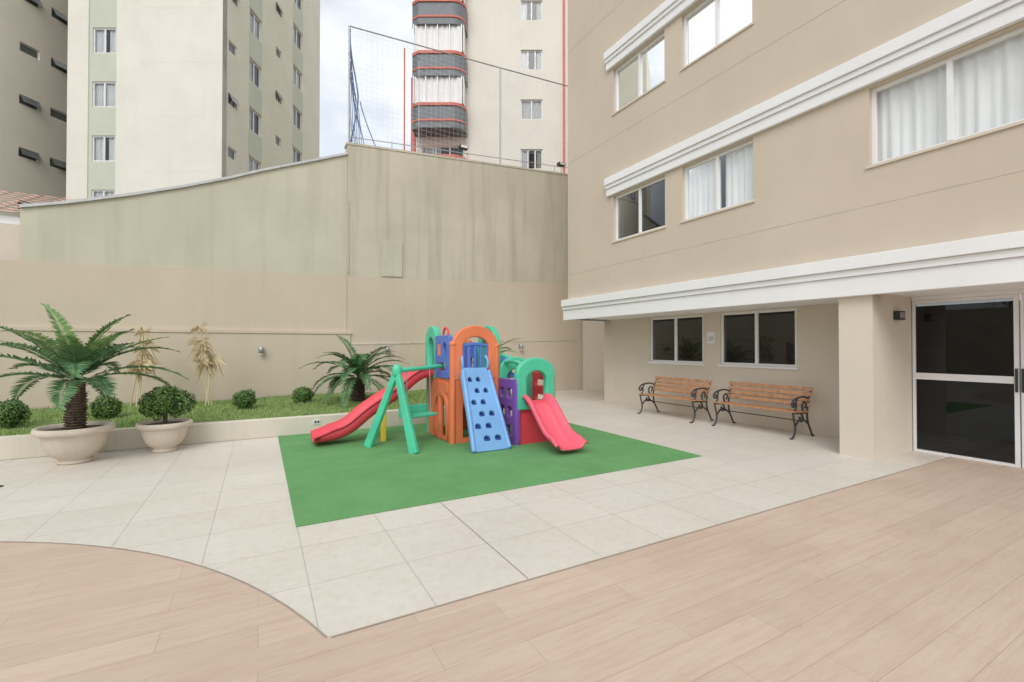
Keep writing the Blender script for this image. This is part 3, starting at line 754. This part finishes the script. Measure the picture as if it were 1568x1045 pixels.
panel('low_front_lower',[rect(0,.64,0,.54)],'pred',pg,(a0,b0+.02,0),(1,0,0),th=.02)
panel('low_back_arch',[arch(0,.64,.56,1.30,sq=.7),arch(.12,.52,.60,1.14,sq=.8)],'green',pg,(a0,b1,0),(1,0,0),th=.05,bev=.02)
panel('low_left_purple',[rrect(0,.64,.02,.98,.05)]+[rrect(.10+.24*(i%2),.28+.24*(i%2),.12+.28*(i//2),.30+.28*(i//2),.05) for i in range(6)],'purple',pg,(a0,b1,0),(0,-1,0),th=.035)
panel('low_right_red',[rrect(0,.64,.02,1.06,.05)]+[rrect(.12,.52,.12+.24*i,.24+.24*i,.04) for i in range(4)],'pred',pg,(a1,b1,0),(0,-1,0),th=.03)
mb=MB(); mb.box(a0+.03,a1-.03,b0+.05,b1-.04,.5,.56,'pred'); mb.build('low_platform',pg,bevel=.01)
tube('low_posts',[[(x,y,0),(x,y,1.0)] for x in (a0,a1) for y in (b0,b1)],.042,'purple',pg)
tube('low_arch_ribs',[[(a0+.1+.44*k,b0,1.22),(a0+.1+.44*k,(b0+b1)/2,1.30),(a0+.1+.44*k,b1,1.22)] for k in (0,.5,1)],.03,'green',pg)
panel('red_ladder',[rrect(0,.42,0,1.12,.04)]+[rrect(.07,.35,.10+.24*i,.24+.24*i,.04) for i in range(4)],'pred',pg,(a1+.0,b1-.05,0),(.93,.36,0),th=.03)
tube('green_rails',[[(X1,Y0+.3,1.34),(X1+.25,Y0+.25,1.36),(X1+.45,Y0+.1,1.22),(X1+.5,Y0,1.0)],[(X1,Y0+.7,1.34),(X1+.3,Y0+.7,1.36),(X1+.6,Y0+.4,1.2),(X1+.62,Y0+.1,.95)]],.045,'green',pg)
panel('side_blue_panel',[rrect(0,.5,.98,1.3,.05),rrect(.08,.22,1.05,1.22,.03),rrect(.28,.42,1.05,1.22,.03)],'blue',pg,(X1+.05,Y0+.15,0),(1,-.3,0),th=.025)
ap=Vector((1.76,6.64,1.14)); f1=Vector((1.40,6.92,0)); f2=Vector((1.88,6.18,0))
def beam(name,a,b_,w,t,mat,wb=None):
    a=Vector(a);b_=Vector(b_);d=(b_-a).normalized(); side=(f2-f1).normalized(); q=side; n_=d.cross(q).normalized(); q=n_.cross(d).normalized()
    wb=wb or w
    vs=[a+q*w+n_*t,a-q*w+n_*t,a-q*w-n_*t,a+q*w-n_*t,b_+q*wb+n_*t,b_-q*wb+n_*t,b_-q*wb-n_*t,b_+q*wb-n_*t]
    m_=MB(); m_.add(vs,[(0,1,2,3),(7,6,5,4),(0,4,5,1),(1,5,6,2),(2,6,7,3),(3,7,4,0)],mat); return m_.build(name,pg,bevel=.015)
beam('swing_leg_1',f1,ap,.07,.035,'green',.045); beam('swing_leg_2',f2,ap-Z*.001,.07,.037,'green',.045)
beam('swing_brace',f1.lerp(ap,.45),f2.lerp(ap,.45),.035,.024,'green')
m_=MB(); lathe([(0,.09),(.05,.08),(.07,.03),(.07,-.06),(.05,-.09),(0,-.09)],'green',m_,ap+Z*.0,18); m_.build('swing_hub',pg,smooth=True)
tube('swing_bar',[[ap,Vector((X0,6.95,1.18))]],.035,'green',pg)
sc_=Vector((2.12,6.72,.46))
m_=MB(); m_.obox(sc_,(.95,.3,0),(-.3,.95,0),-.24,.24,-.14,.14,-.02,.02,'green'); m_.obox(sc_,(.95,.3,0),(-.3,.95,0),-.24,.24,.125,.155,.02,.14,'green'); m_.obox(sc_,(.95,.3,0),(-.3,.95,0),-.27,-.23,-.15,.16,-.03,.12,'green'); m_.build('swing_seat',pg,bevel=.012)
tube('swing_ropes',[[sc_+Vector((dx,dx*.3,.02)),Vector((sc_.x+dx,6.78+dx*.3,1.17))] for dx in (-.2,.2)],.006,'metal',pg)

mb=MB(); lathe([(0,.006),(.06,.006),(.065,.002)],'black',mb,(-2.45,6.9,0),20); mb.build('floor_drain')

# ------------------------------------------------------------------ light, world
w=bpy.data.worlds.new('World'); scene.world=w; w.use_nodes=True; nt=w.node_tree
bg=nt.nodes['Background']; sk=nt.nodes.new('ShaderNodeTexSky'); sk.sky_type='NISHITA'; sk.sun_disc=False
SE,SR=R(42),R(218)
sk.sun_elevation=SE; sk.sun_rotation=SR; sk.air_density=1.0; sk.dust_density=1.5
tc_=nt.nodes.new('ShaderNodeTexCoord'); mp=nt.nodes.new('ShaderNodeMapping'); mp.inputs['Scale'].default_value=(1,1,2.2)
nz=nt.nodes.new('ShaderNodeTexNoise'); nz.inputs['Scale'].default_value=3.2; nz.inputs['Detail'].default_value=7; nz.inputs['Roughness'].default_value=.55
nt.links.new(tc_.outputs['Generated'],mp.inputs[0]); nt.links.new(mp.outputs[0],nz.inputs['Vector'])
rp=nt.nodes.new('ShaderNodeMapRange'); rp.inputs[1].default_value=.38; rp.inputs[2].default_value=.62; rp.inputs[3].default_value=.62; rp.inputs[4].default_value=1.0
nt.links.new(nz.outputs['Fac'],rp.inputs[0])
mx=nt.nodes.new('ShaderNodeMix'); mx.data_type='RGBA'; nt.links.new(rp.outputs[0],mx.inputs[0]); nt.links.new(sk.outputs[0],mx.inputs[6]); mx.inputs[7].default_value=(7.7,7.9,8.1,1)
nt.links.new(mx.outputs[2],bg.inputs[0]); bg.inputs[1].default_value=.15
sl=bpy.data.lights.new('sun','SUN'); sl.energy=1.4; sl.angle=R(32); sl.color=(1,.975,.94)
so=bpy.data.objects.new('sun',sl); link(so)
dirv=Vector((math.sin(SR)*math.cos(SE),math.cos(SR)*math.cos(SE),math.sin(SE)))
so.rotation_euler=dirv.to_track_quat('Z','Y').to_euler(); so.location=(0,-5,20)

cam=bpy.data.cameras.new('camera'); cam.lens=16.0; cam.sensor_width=36; cam.clip_end=1500; cam.clip_start=.05
co=bpy.data.objects.new('camera',cam); link(co); co.location=(0,0,1.5); co.rotation_euler=(R(90.62),0,-YAW)
scene.camera=co
